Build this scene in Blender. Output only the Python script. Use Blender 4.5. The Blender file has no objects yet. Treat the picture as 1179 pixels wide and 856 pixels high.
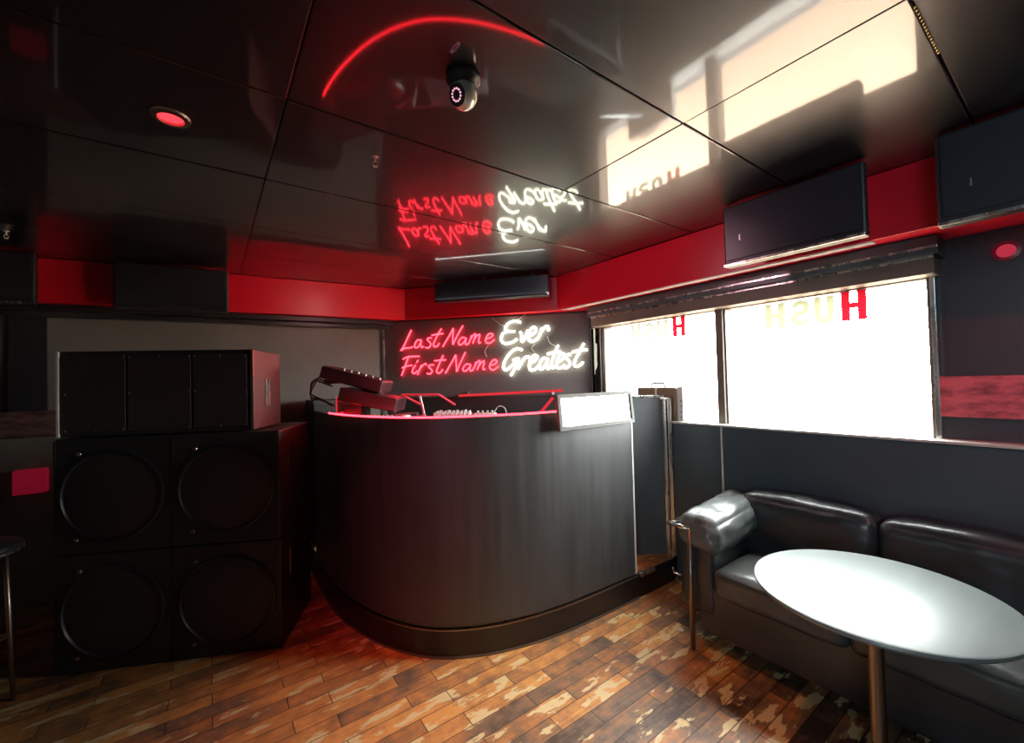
import bpy, bmesh, math, random
from mathutils import Vector, Matrix, noise
random.seed(7)
SC = bpy.context.scene
COL = SC.collection
PI = math.pi
CEIL = 2.43          # ceiling height
WX = 2.88            # window wall plane
BX = 2.57            # bulkhead front on the window side

# ------------------------------------------------------------------ materials
def principled(name):
    m = bpy.data.materials.new(name); m.use_nodes = True
    nt = m.node_tree
    return m, nt, nt.nodes['Principled BSDF']

def mat(name, color, rough=0.5, metal=0.0, coat=0.0, coat_rough=0.03, emit=None, estr=0.0, spec=0.5,
        vary=0.0, vscale=(8, 8, 8), bump=0.0, bscale=60.0, rvary=0.0):
    m, nt, b = principled(name)
    b.inputs['Base Color'].default_value = (*color, 1)
    b.inputs['Roughness'].default_value = rough
    b.inputs['Metallic'].default_value = metal
    b.inputs['Coat Weight'].default_value = coat
    b.inputs['Coat Roughness'].default_value = coat_rough
    b.inputs['Specular IOR Level'].default_value = spec
    if emit:
        b.inputs['Emission Color'].default_value = (*emit, 1)
        b.inputs['Emission Strength'].default_value = estr
    tc = nt.nodes.new('ShaderNodeTexCoord')
    mp = nt.nodes.new('ShaderNodeMapping'); mp.inputs['Scale'].default_value = vscale
    nt.links.new(tc.outputs['Object'], mp.inputs['Vector'])
    nz = nt.nodes.new('ShaderNodeTexNoise'); nz.inputs['Scale'].default_value = 1.0; nz.inputs['Detail'].default_value = 5
    nt.links.new(mp.outputs['Vector'], nz.inputs['Vector'])
    if vary > 0:
        mx = nt.nodes.new('ShaderNodeMix'); mx.data_type = 'RGBA'
        mx.inputs['A'].default_value = (*[max(0, c*(1-vary)) for c in color], 1)
        mx.inputs['B'].default_value = (*[min(1, c*(1+vary)) for c in color], 1)
        nt.links.new(nz.outputs['Fac'], mx.inputs['Factor'])
        nt.links.new(mx.outputs['Result'], b.inputs['Base Color'])
    if rvary > 0:
        mr = nt.nodes.new('ShaderNodeMapRange')
        mr.inputs['From Min'].default_value = .3; mr.inputs['From Max'].default_value = .7
        mr.inputs['To Min'].default_value = max(0.02, rough-rvary); mr.inputs['To Max'].default_value = rough+rvary
        nt.links.new(nz.outputs['Fac'], mr.inputs['Value'])
        nt.links.new(mr.outputs['Result'], b.inputs['Roughness'])
    if bump > 0:
        n2 = nt.nodes.new('ShaderNodeTexNoise'); n2.inputs['Scale'].default_value = bscale; n2.inputs['Detail'].default_value = 3
        nt.links.new(tc.outputs['Object'], n2.inputs['Vector'])
        bp = nt.nodes.new('ShaderNodeBump'); bp.inputs['Strength'].default_value = bump; bp.inputs['Distance'].default_value = .004
        nt.links.new(n2.outputs['Fac'], bp.inputs['Height'])
        nt.links.new(bp.outputs['Normal'], b.inputs['Normal'])
    return m

def floor_mat():
    m, nt, b = principled('worn_wood_planks')
    N = nt.nodes.new; L = nt.links.new
    tc = N('ShaderNodeTexCoord')
    br = N('ShaderNodeTexBrick')
    br.offset = .37; br.offset_frequency = 2; br.squash = 1
    for k, v in (('Color1', (0, 0, 0, 1)), ('Color2', (1, 1, 1, 1)), ('Mortar', (.5, .5, .5, 1)), ('Scale', 1.0),
                 ('Mortar Size', .0022), ('Mortar Smooth', .2), ('Bias', 0.0), ('Brick Width', .46), ('Row Height', .086)):
        br.inputs[k].default_value = v
    # slight wobble of the boards
    L(tc.outputs['Object'], br.inputs['Vector'])
    bw = N('ShaderNodeSeparateColor'); L(br.outputs['Color'], bw.inputs['Color'])
    # grain
    mp = N('ShaderNodeMapping'); mp.inputs['Scale'].default_value = (3, 30, 1); L(tc.outputs['Object'], mp.inputs['Vector'])
    gr = N('ShaderNodeTexNoise'); gr.inputs['Scale'].default_value = 2.5; gr.inputs['Detail'].default_value = 6; L(mp.outputs['Vector'], gr.inputs['Vector'])
    # big stains
    st = N('ShaderNodeTexNoise'); st.inputs['Scale'].default_value = 2.3; st.inputs['Detail'].default_value = 4; L(tc.outputs['Object'], st.inputs['Vector'])
    ramp = N('ShaderNodeValToRGB')
    e = ramp.color_ramp.elements
    e[0].position = .2; e[0].color = (.075, .045, .028, 1)
    e[1].position = .85; e[1].color = (.86, .38, .10, 1)
    k = e.new(.42); k.color = (.23, .135, .08, 1)
    k = e.new(.6); k.color = (.50, .20, .065, 1)
    a1 = N('ShaderNodeMath'); a1.operation = 'MULTIPLY_ADD'; L(bw.outputs['Red'], a1.inputs[0]); a1.inputs[1].default_value = .44
    L(st.outputs['Fac'], a1.inputs[2])
    a2 = N('ShaderNodeMath'); a2.operation = 'MULTIPLY_ADD'; L(gr.outputs['Fac'], a2.inputs[0]); a2.inputs[1].default_value = .45; L(a1.outputs[0], a2.inputs[2])
    mo = N('ShaderNodeTexNoise'); mo.inputs['Scale'].default_value = 13; mo.inputs['Detail'].default_value = 7; mo.inputs['Roughness'].default_value = .65; L(tc.outputs['Object'], mo.inputs['Vector'])
    am = N('ShaderNodeMath'); am.operation = 'MULTIPLY_ADD'; L(mo.outputs['Fac'], am.inputs[0]); am.inputs[1].default_value = .75; L(a2.outputs[0], am.inputs[2])
    ao = N('ShaderNodeMath'); ao.operation = 'SUBTRACT'; L(am.outputs[0], ao.inputs[0]); ao.inputs[1].default_value = .36
    a3 = N('ShaderNodeMath'); a3.operation = 'SUBTRACT'; L(ao.outputs[0], a3.inputs[0]); a3.inputs[1].default_value = .40
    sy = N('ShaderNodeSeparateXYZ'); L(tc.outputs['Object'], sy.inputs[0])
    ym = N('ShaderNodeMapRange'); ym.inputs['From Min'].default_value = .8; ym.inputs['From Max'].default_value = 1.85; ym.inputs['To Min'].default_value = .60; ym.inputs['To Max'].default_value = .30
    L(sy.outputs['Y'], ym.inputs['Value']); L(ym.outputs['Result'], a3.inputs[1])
    L(a3.outputs[0], ramp.inputs['Fac'])
    # chipped cream patches where the varnish has worn through
    mp2 = N('ShaderNodeMapping'); mp2.inputs['Scale'].default_value = (2.6, 7.5, 1); L(tc.outputs['Object'], mp2.inputs['Vector'])
    ch = N('ShaderNodeTexNoise'); ch.inputs['Scale'].default_value = 1.9; ch.inputs['Detail'].default_value = 4; ch.inputs['Roughness'].default_value = .58
    L(mp2.outputs['Vector'], ch.inputs['Vector'])
    c1 = N('ShaderNodeMath'); c1.operation = 'MULTIPLY_ADD'; L(bw.outputs['Red'], c1.inputs[0]); c1.inputs[1].default_value = .16; L(ch.outputs['Fac'], c1.inputs[2])
    cr = N('ShaderNodeMapRange'); cr.inputs['From Min'].default_value = .665; cr.inputs['From Max'].default_value = .70; L(c1.outputs[0], cr.inputs['Value'])
    mx = N('ShaderNodeMix'); mx.data_type = 'RGBA'; L(cr.outputs['Result'], mx.inputs['Factor']); L(ramp.outputs['Color'], mx.inputs['A'])
    mx.inputs['B'].default_value = (.86, .66, .32, 1)
    # joints
    mj = N('ShaderNodeMix'); mj.data_type = 'RGBA'; L(br.outputs['Fac'], mj.inputs['Factor']); L(mx.outputs['Result'], mj.inputs['A']); mj.inputs['B'].default_value = (.05, .03, .018, 1)
    xm = N('ShaderNodeMapRange'); xm.inputs['From Min'].default_value = -.5; xm.inputs['From Max'].default_value = 1.0; xm.inputs['To Min'].default_value = .38; xm.inputs['To Max'].default_value = 1.0  # falloff of light painted in: planks darken towards low x
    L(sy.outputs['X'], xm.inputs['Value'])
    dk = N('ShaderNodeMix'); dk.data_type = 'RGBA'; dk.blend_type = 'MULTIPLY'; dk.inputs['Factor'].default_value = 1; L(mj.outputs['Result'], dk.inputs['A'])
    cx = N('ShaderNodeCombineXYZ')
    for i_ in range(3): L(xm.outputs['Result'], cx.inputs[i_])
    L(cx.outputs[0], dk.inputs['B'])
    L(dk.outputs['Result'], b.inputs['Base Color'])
    rr = N('ShaderNodeMapRange'); rr.inputs['To Min'].default_value = .34; rr.inputs['To Max'].default_value = .62; L(gr.outputs['Fac'], rr.inputs['Value'])
    L(rr.outputs['Result'], b.inputs['Roughness'])
    bp = N('ShaderNodeBump'); bp.inputs['Strength'].default_value = .5; bp.inputs['Distance'].default_value = .004; bp.invert = True
    h = N('ShaderNodeMath'); h.operation = 'MULTIPLY_ADD'; L(gr.outputs['Fac'], h.inputs[0]); h.inputs[1].default_value = .25; L(br.outputs['Fac'], h.inputs[2])
    h2 = N('ShaderNodeMath'); h2.operation = 'MULTIPLY_ADD'; L(cr.outputs['Result'], h2.inputs[0]); h2.inputs[1].default_value = .5; L(h.outputs[0], h2.inputs[2])
    L(h2.outputs[0], bp.inputs['Height']); L(bp.outputs['Normal'], b.inputs['Normal'])
    return m

def band_mat(name, c1, c2):
    m, nt, b = principled(name)
    N = nt.nodes.new; L = nt.links.new
    tc = N('ShaderNodeTexCoord'); mp = N('ShaderNodeMapping'); mp.inputs['Scale'].default_value = (6, 6, 16); L(tc.outputs['Object'], mp.inputs['Vector'])
    nz = N('ShaderNodeTexNoise'); nz.inputs['Scale'].default_value = 1.6; nz.inputs['Detail'].default_value = 8; nz.inputs['Roughness'].default_value = .65
    L(mp.outputs['Vector'], nz.inputs['Vector'])
    r = N('ShaderNodeValToRGB'); r.color_ramp.elements[0].position = .36; r.color_ramp.elements[0].color = (*c1, 1)
    r.color_ramp.elements[1].position = .6; r.color_ramp.elements[1].color = (*c2, 1)
    L(nz.outputs['Fac'], r.inputs['Fac']); L(r.outputs['Color'], b.inputs['Base Color'])
    b.inputs['Roughness'].default_value = .4
    return m

def glass_mat(name, tint=(1, 1, 1), refl=.06):
    m = bpy.data.materials.new(name); m.use_nodes = True
    nt = m.node_tree; nt.nodes.clear()
    o = nt.nodes.new('ShaderNodeOutputMaterial'); mx = nt.nodes.new('ShaderNodeMixShader')
    t = nt.nodes.new('ShaderNodeBsdfTransparent'); t.inputs[0].default_value = (*tint, 1)
    g = nt.nodes.new('ShaderNodeBsdfGlossy'); g.inputs['Roughness'].default_value = .02
    mx.inputs[0].default_value = refl
    nt.links.new(t.outputs[0], mx.inputs[1]); nt.links.new(g.outputs[0], mx.inputs[2]); nt.links.new(mx.outputs[0], o.inputs[0])
    return m

def film_mat(name, color):
    m = bpy.data.materials.new(name); m.use_nodes = True
    nt = m.node_tree; nt.nodes.clear()
    o = nt.nodes.new('ShaderNodeOutputMaterial'); mx = nt.nodes.new('ShaderNodeMixShader'); mx.inputs[0].default_value = .12
    t = nt.nodes.new('ShaderNodeBsdfTranslucent'); t.inputs[0].default_value = (*color, 1)
    d = nt.nodes.new('ShaderNodeBsdfDiffuse'); d.inputs[0].default_value = (*color, 1)
    nt.links.new(t.outputs[0], mx.inputs[1]); nt.links.new(d.outputs[0], mx.inputs[2]); nt.links.new(mx.outputs[0], o.inputs[0])
    return m

def emis(name, color, s):
    m = bpy.data.materials.new(name); m.use_nodes = True
    nt = m.node_tree; nt.nodes.clear()
    o = nt.nodes.new('ShaderNodeOutputMaterial'); e = nt.nodes.new('ShaderNodeEmission')
    e.inputs[0].default_value = (*color, 1); e.inputs[1].default_value = s
    nt.links.new(e.outputs[0], o.inputs[0])
    return m

M = {}
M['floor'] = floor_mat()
M['ceiling'] = mat('glossy_black_ceiling', (.010, .009, .011), .30, coat=1.0, coat_rough=.05, spec=.28, bump=.05, bscale=9)
M['groove'] = mat('dark_joint', (.006, .006, .006), .6)
M['wall'] = mat('black_wall_paint', (.020, .019, .020), .34, vary=.4, vscale=(2, 2, 2), bump=.12, bscale=25, rvary=.06)
M['walldim'] = mat('grey_black_wall', (.13, .116, .098), .42, vary=.3, vscale=(2, 2, 2), bump=.12, bscale=25)
M['wallright'] = mat('soft_black_wall', (.042, .040, .048), .38, vary=.3, vscale=(2, 2, 2), bump=.1, bscale=25)
M['wains'] = mat('blue_black_panel', (.042, .060, .070), .36, vary=.3, vscale=(3, 3, 3), bump=.1, bscale=30)
M['red'] = mat('red_gloss_paint', (.76, .007, .024), .33, vary=.12, vscale=(2, 2, 6), bump=.05, bscale=14)
M['white'] = mat('white_paint', (.75, .74, .72), .45)
M['brown'] = mat('dark_brown_frame', (.115, .09, .072), .5, vary=.3)
M['sill'] = mat('worn_sill', (.62, .57, .50), .35, vary=.3, vscale=(9, 9, 9))
M['metal'] = mat('brushed_metal', (.72, .70, .66), .28, metal=1, rvary=.1, vscale=(30, 30, 4))
M['chrome'] = mat('chrome_tube', (.75, .74, .72), .15, metal=1)
M['chromedull'] = mat('dull_brown_steel', (.36, .28, .22), .32, metal=1)
M['black'] = mat('black_plastic', (.016, .016, .018), .38)
M['screen'] = mat('black_screen', (.020, .020, .027), .34, coat=.2)
M['counter'] = mat('black_counter_panel', (.044, .043, .043), .47, spec=.7, vary=.5, vscale=(30, 30, 1.2), bump=.18, bscale=18, rvary=.07)
M['kick'] = mat('black_kick_panel', (.009, .0085, .009), .42)
M['cab'] = mat('black_cabinet_paint', (.018, .017, .018), .5, bump=.35, bscale=140)
M['grille'] = mat('speaker_grille', (.026, .019, .022), .55, bump=.5, bscale=260)
M['leather'] = mat('black_leather', (.022, .023, .025), .40, coat=.5, coat_rough=.22, vary=.3, vscale=(6, 6, 6), bump=.25, bscale=70, rvary=.05)
M['tabletop'] = mat('brushed_tabletop', (.20, .235, .225), .5, metal=.1, vary=.25, vscale=(4, 26, 7), rvary=.06, coat=1.0, coat_rough=.33)
M['glass'] = glass_mat('window_glass')
M['sideglass'] = glass_mat('frosted_side_glass', (.022, .022, .024))
M['mirror'] = mat('mirror_face', (.92, .94, .95), .035, metal=1)
M['redfilm'] = film_mat('red_vinyl', (.085, .0012, .003))
M['yellowfilm'] = film_mat('pale_yellow_vinyl', (.074, .078, .044))
M['palefilm'] = film_mat('faded_yellow_vinyl', (.078, .081, .060))
M['neonred'] = emis('red_neon', (1, .017, .030), 17)
M['neonwhite'] = emis('white_neon', (1, 1, .72), 13.0)
M['led'] = emis('red_led', (1, .010, .017), 30)
M['glowsoft'] = emis('dim_red_glow', (1, .03, .04), .75)  # real on the light bar; painted glow on brace and panel edge
M['lipglow'] = emis('white_lip_glow', (1, .95, .85), 9)  # glow added in place of light caught by the pale lip
M['redlens'] = emis('red_lamp_lens', (1, .03, .045), 2.2)
M['redlens_dim'] = emis('red_wall_lens', (1, .05, .10), .42)
M['board'] = mat('black_acrylic_board', (.10, .086, .09), .55)
M['band'] = band_mat('red_lit_band', (.22, .03, .04), (.75, .12, .15))  # pink-brown wood, red lamplight put into a brighter, redder colour
M['band_dark'] = band_mat('brown_stained_band', (.05, .02, .02), (.14, .07, .06))
M['leatherbrown'] = mat('brown_leather_case', (.16, .10, .055), .45, vary=.3)
M['whiteplastic'] = mat('white_plastic', (.72, .72, .70), .4)
M['clearred'] = glass_mat('clear_red_acrylic_sheet', (1, .30, .36), .10)
M['leatherarm'] = mat('leather_painted_sheen', (.11, .118, .114), .38, coat=.35, coat_rough=.25, vary=.45, vscale=(9, 9, 9), bump=.3, bscale=60)  # lighter copy of the leather; window sheen painted into the colour
M['leatherseat'] = mat('leather_seat_lit', (.05, .053, .05), .36, coat=.5, coat_rough=.25, vary=.4, vscale=(6, 6, 6), bump=.25, bscale=70)  # leather lightened to paint in window light on the seats
M['gate'] = mat('scuffed_grey_black_panel', (.10, .11, .118), .45, vary=.4, vscale=(4, 4, 1.5))
M['redlitmetal'] = mat('red_lit_metal', (.80, .10, .14), .25)  # pale metal with red light painted into its colour
M['burgundy'] = mat('dark_burgundy_case', (.045, .010, .014), .35)
M['gold'] = mat('gold_bead', (.9, .65, .25), .25, metal=1)
M['pavement'] = mat('warm_pavement', (.34, .21, .13), .8, vary=.1)
M['facade'] = mat('pale_facade', (.8, .74, .64), .8, vary=.1)

# ------------------------------------------------------------------ mesh helpers
class MB:
    def __init__(s): s.bm = bmesh.new()
    def box(s, x0, x1, y0, y1, z0, z1, mtx=None):
        vs = [Vector((x, y, z)) for x in (x0, x1) for y in (y0, y1) for z in (z0, z1)]
        if mtx is not None: vs = [mtx @ v for v in vs]
        v = [s.bm.verts.new(p) for p in vs]
        for f in ((0, 1, 3, 2), (4, 6, 7, 5), (0, 4, 5, 1), (2, 3, 7, 6), (0, 2, 6, 4), (1, 5, 7, 3)):
            s.bm.faces.new([v[i] for i in f])
        return s
    def prism(s, pts, z0, z1):                       # vertical prism over a plan polygon
        a = [s.bm.verts.new((p[0], p[1], z0)) for p in pts]; b = [s.bm.verts.new((p[0], p[1], z1)) for p in pts]
        n = len(pts)
        s.bm.faces.new(a[::-1]); s.bm.faces.new(b)
        for i in range(n): s.bm.faces.new([a[i], a[(i+1) % n], b[(i+1) % n], b[i]])
        return s
    def ribbon(s, pts, thick, z0, z1):               # wall that follows an open plan curve, thickness to the left of travel
        q = offset(pts, thick); return s.prism(list(pts)+q[::-1], z0, z1)
    def tube(s, pts, r, seg=10, cyclic=False, caps=True):
        pts = [Vector(p) for p in pts]; n = len(pts); rings = []
        up = None
        for i, p in enumerate(pts):
            a = pts[(i-1) % n] if (i > 0 or cyclic) else p
            b = pts[(i+1) % n] if (i < n-1 or cyclic) else p
            t = (b-a).normalized()
            if up is None:
                up = Vector((0, 0, 1)) if abs(t.z) < .9 else Vector((1, 0, 0))
            x = up - t*up.dot(t)
            if x.length < 1e-5: x = t.orthogonal()
            x.normalize(); y = t.cross(x); up = x
            rr = r[i] if isinstance(r, (list, tuple)) else r
            rings.append([s.bm.verts.new(p+(x*math.cos(2*PI*k/seg)+y*math.sin(2*PI*k/seg))*rr) for k in range(seg)])
        m = n if cyclic else n-1
        for i in range(m):
            A, B = rings[i], rings[(i+1) % n]
            for k in range(seg): s.bm.faces.new([A[k], A[(k+1) % seg], B[(k+1) % seg], B[k]])
        if caps and not cyclic:
            s.bm.faces.new(rings[0][::-1]); s.bm.faces.new(rings[-1])
        return s
    def lathe(s, prof, c=(0, 0, 0), seg=32, mtx=None):   # prof: (radius, z)
        rings = []
        for r, z in prof:
            if r < 1e-6: ring = [Vector((0, 0, z))]
            else: ring = [Vector((r*math.cos(2*PI*k/seg), r*math.sin(2*PI*k/seg), z)) for k in range(seg)]
            if mtx is not None: ring = [mtx @ v for v in ring]
            rings.append([s.bm.verts.new(v+Vector(c)) for v in ring])
        for A, B in zip(rings, rings[1:]):
            if len(A) == 1 and len(B) == 1: continue
            for k in range(seg):
                k2 = (k+1) % seg
                if len(A) == 1: s.bm.faces.new([A[0], B[k2], B[k]])
                elif len(B) == 1: s.bm.faces.new([A[k], A[k2], B[0]])
                else: s.bm.faces.new([A[k], A[k2], B[k2], B[k]])
        return s
    def cushion(s, x0, x1, y0, y1, z0, z1, r=.05, puff=.02, wr=.006, seed=0, n=14, mtx=None):
        b = bmesh.new(); bmesh.ops.create_cube(b, size=2)
        bmesh.ops.subdivide_edges(b, edges=b.edges[:], cuts=n, use_grid_fill=True)
        c = Vector(((x0+x1)/2, (y0+y1)/2, (z0+z1)/2)); h = Vector(((x1-x0)/2, (y1-y0)/2, (z1-z0)/2))
        mp = {}
        for v in b.verts:
            u = v.co.copy()
            p = Vector((u.x*h.x, u.y*h.y, u.z*h.z))
            inn = Vector([max(-(h[i]-r), min(h[i]-r, p[i])) for i in range(3)])
            d = p-inn
            if d.length > 1e-6: p = inn+d.normalized()*r
            nrm = (d.normalized() if d.length > 1e-6 else p.normalized())
            pf = (1-min(1, abs(u.x))**3)*(1-min(1, abs(u.y))**3)*(1 if abs(u.z) > .6 else .3) + .5*(1-abs(u.z)**3)*(1-min(abs(u.x), abs(u.y))**3)*.6
            p += nrm*puff*pf
            q = (p+c)*7+Vector((seed*3.1, seed*1.7, 0))
            p += nrm*wr*(noise.noise(q)+.6*noise.noise(q*2.7))
            w = p+c
            if mtx is not None: w = mtx @ w
            mp[v.index] = s.bm.verts.new(w)
        b.verts.index_update()
        for f in b.faces: s.bm.faces.new([mp[v.index] for v in f.verts])
        b.free(); return s
    def build(s, name, m, parent=None, smooth=False, bevel=0.0, loc=None, seg=2, kind=None):
        bmesh.ops.recalc_face_normals(s.bm, faces=s.bm.faces[:])
        me = bpy.data.meshes.new(name); s.bm.to_mesh(me); s.bm.free()
        me.materials.append(m)
        if smooth:
            for p in me.polygons: p.use_smooth = True
        o = bpy.data.objects.new(name, me); COL.objects.link(o)
        if smooth == 'auto':
            md = o.modifiers.new('edge', 'EDGE_SPLIT'); md.split_angle = math.radians(40)
        if bevel:
            md = o.modifiers.new('bevel', 'BEVEL'); md.width = bevel; md.segments = seg; md.limit_method = 'ANGLE'
        if parent is not None: o.parent = parent
        if loc is not None: o.location = loc
        if kind: o['kind'] = kind
        return o

def offset(pts, d):
    out = []
    n = len(pts)
    for i in range(n):
        a = Vector(pts[max(i-1, 0)]).to_2d(); b = Vector(pts[min(i+1, n-1)]).to_2d()
        t = (b-a).normalized(); nn = Vector((-t.y, t.x))
        out.append((pts[i][0]+nn.x*d, pts[i][1]+nn.y*d))
    return out

def catmull(pts, k=6):
    out = []
    P = [Vector(p) for p in pts]
    for i in range(len(P)-1):
        p0 = P[max(i-1, 0)]; p1 = P[i]; p2 = P[i+1]; p3 = P[min(i+2, len(P)-1)]
        for j in range(k):
            t = j/k
            out.append(.5*((2*p1)+(p2-p0)*t+(2*p0-5*p1+4*p2-p3)*t*t+(3*p1-p0-3*p2+p3)*t**3))
    out.append(P[-1]); return out

def thing(name, label, cat, loc=(0, 0, 0), rz=0.0, group=None):
    o = bpy.data.objects.new(name, None); COL.objects.link(o)
    o.location = loc; o.rotation_euler = (0, 0, rz); o.empty_display_size = .1
    return tag(o, label, cat, group)

def tag(o, label, cat, group=None):
    o['label'] = label; o['category'] = cat; o['kind'] = 'thing'
    if group: o['group'] = group
    return o

def copy_thing(o, parent=None):
    c = o.copy(); COL.objects.link(c)
    if parent is not None: c.parent = parent
    for ch in list(o.children): copy_thing(ch, c)
    return c

def S(o): o['kind'] = 'structure'; return o
def frameZ(p, d, up=(0, 0, 1)):
    """matrix whose local x runs along plan direction d, y is depth, z up, origin p"""
    x = Vector(d).normalized(); z = Vector(up); y = z.cross(x)
    m = Matrix((x, y, z)).transposed().to_4x4(); m.translation = Vector(p); return m

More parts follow.
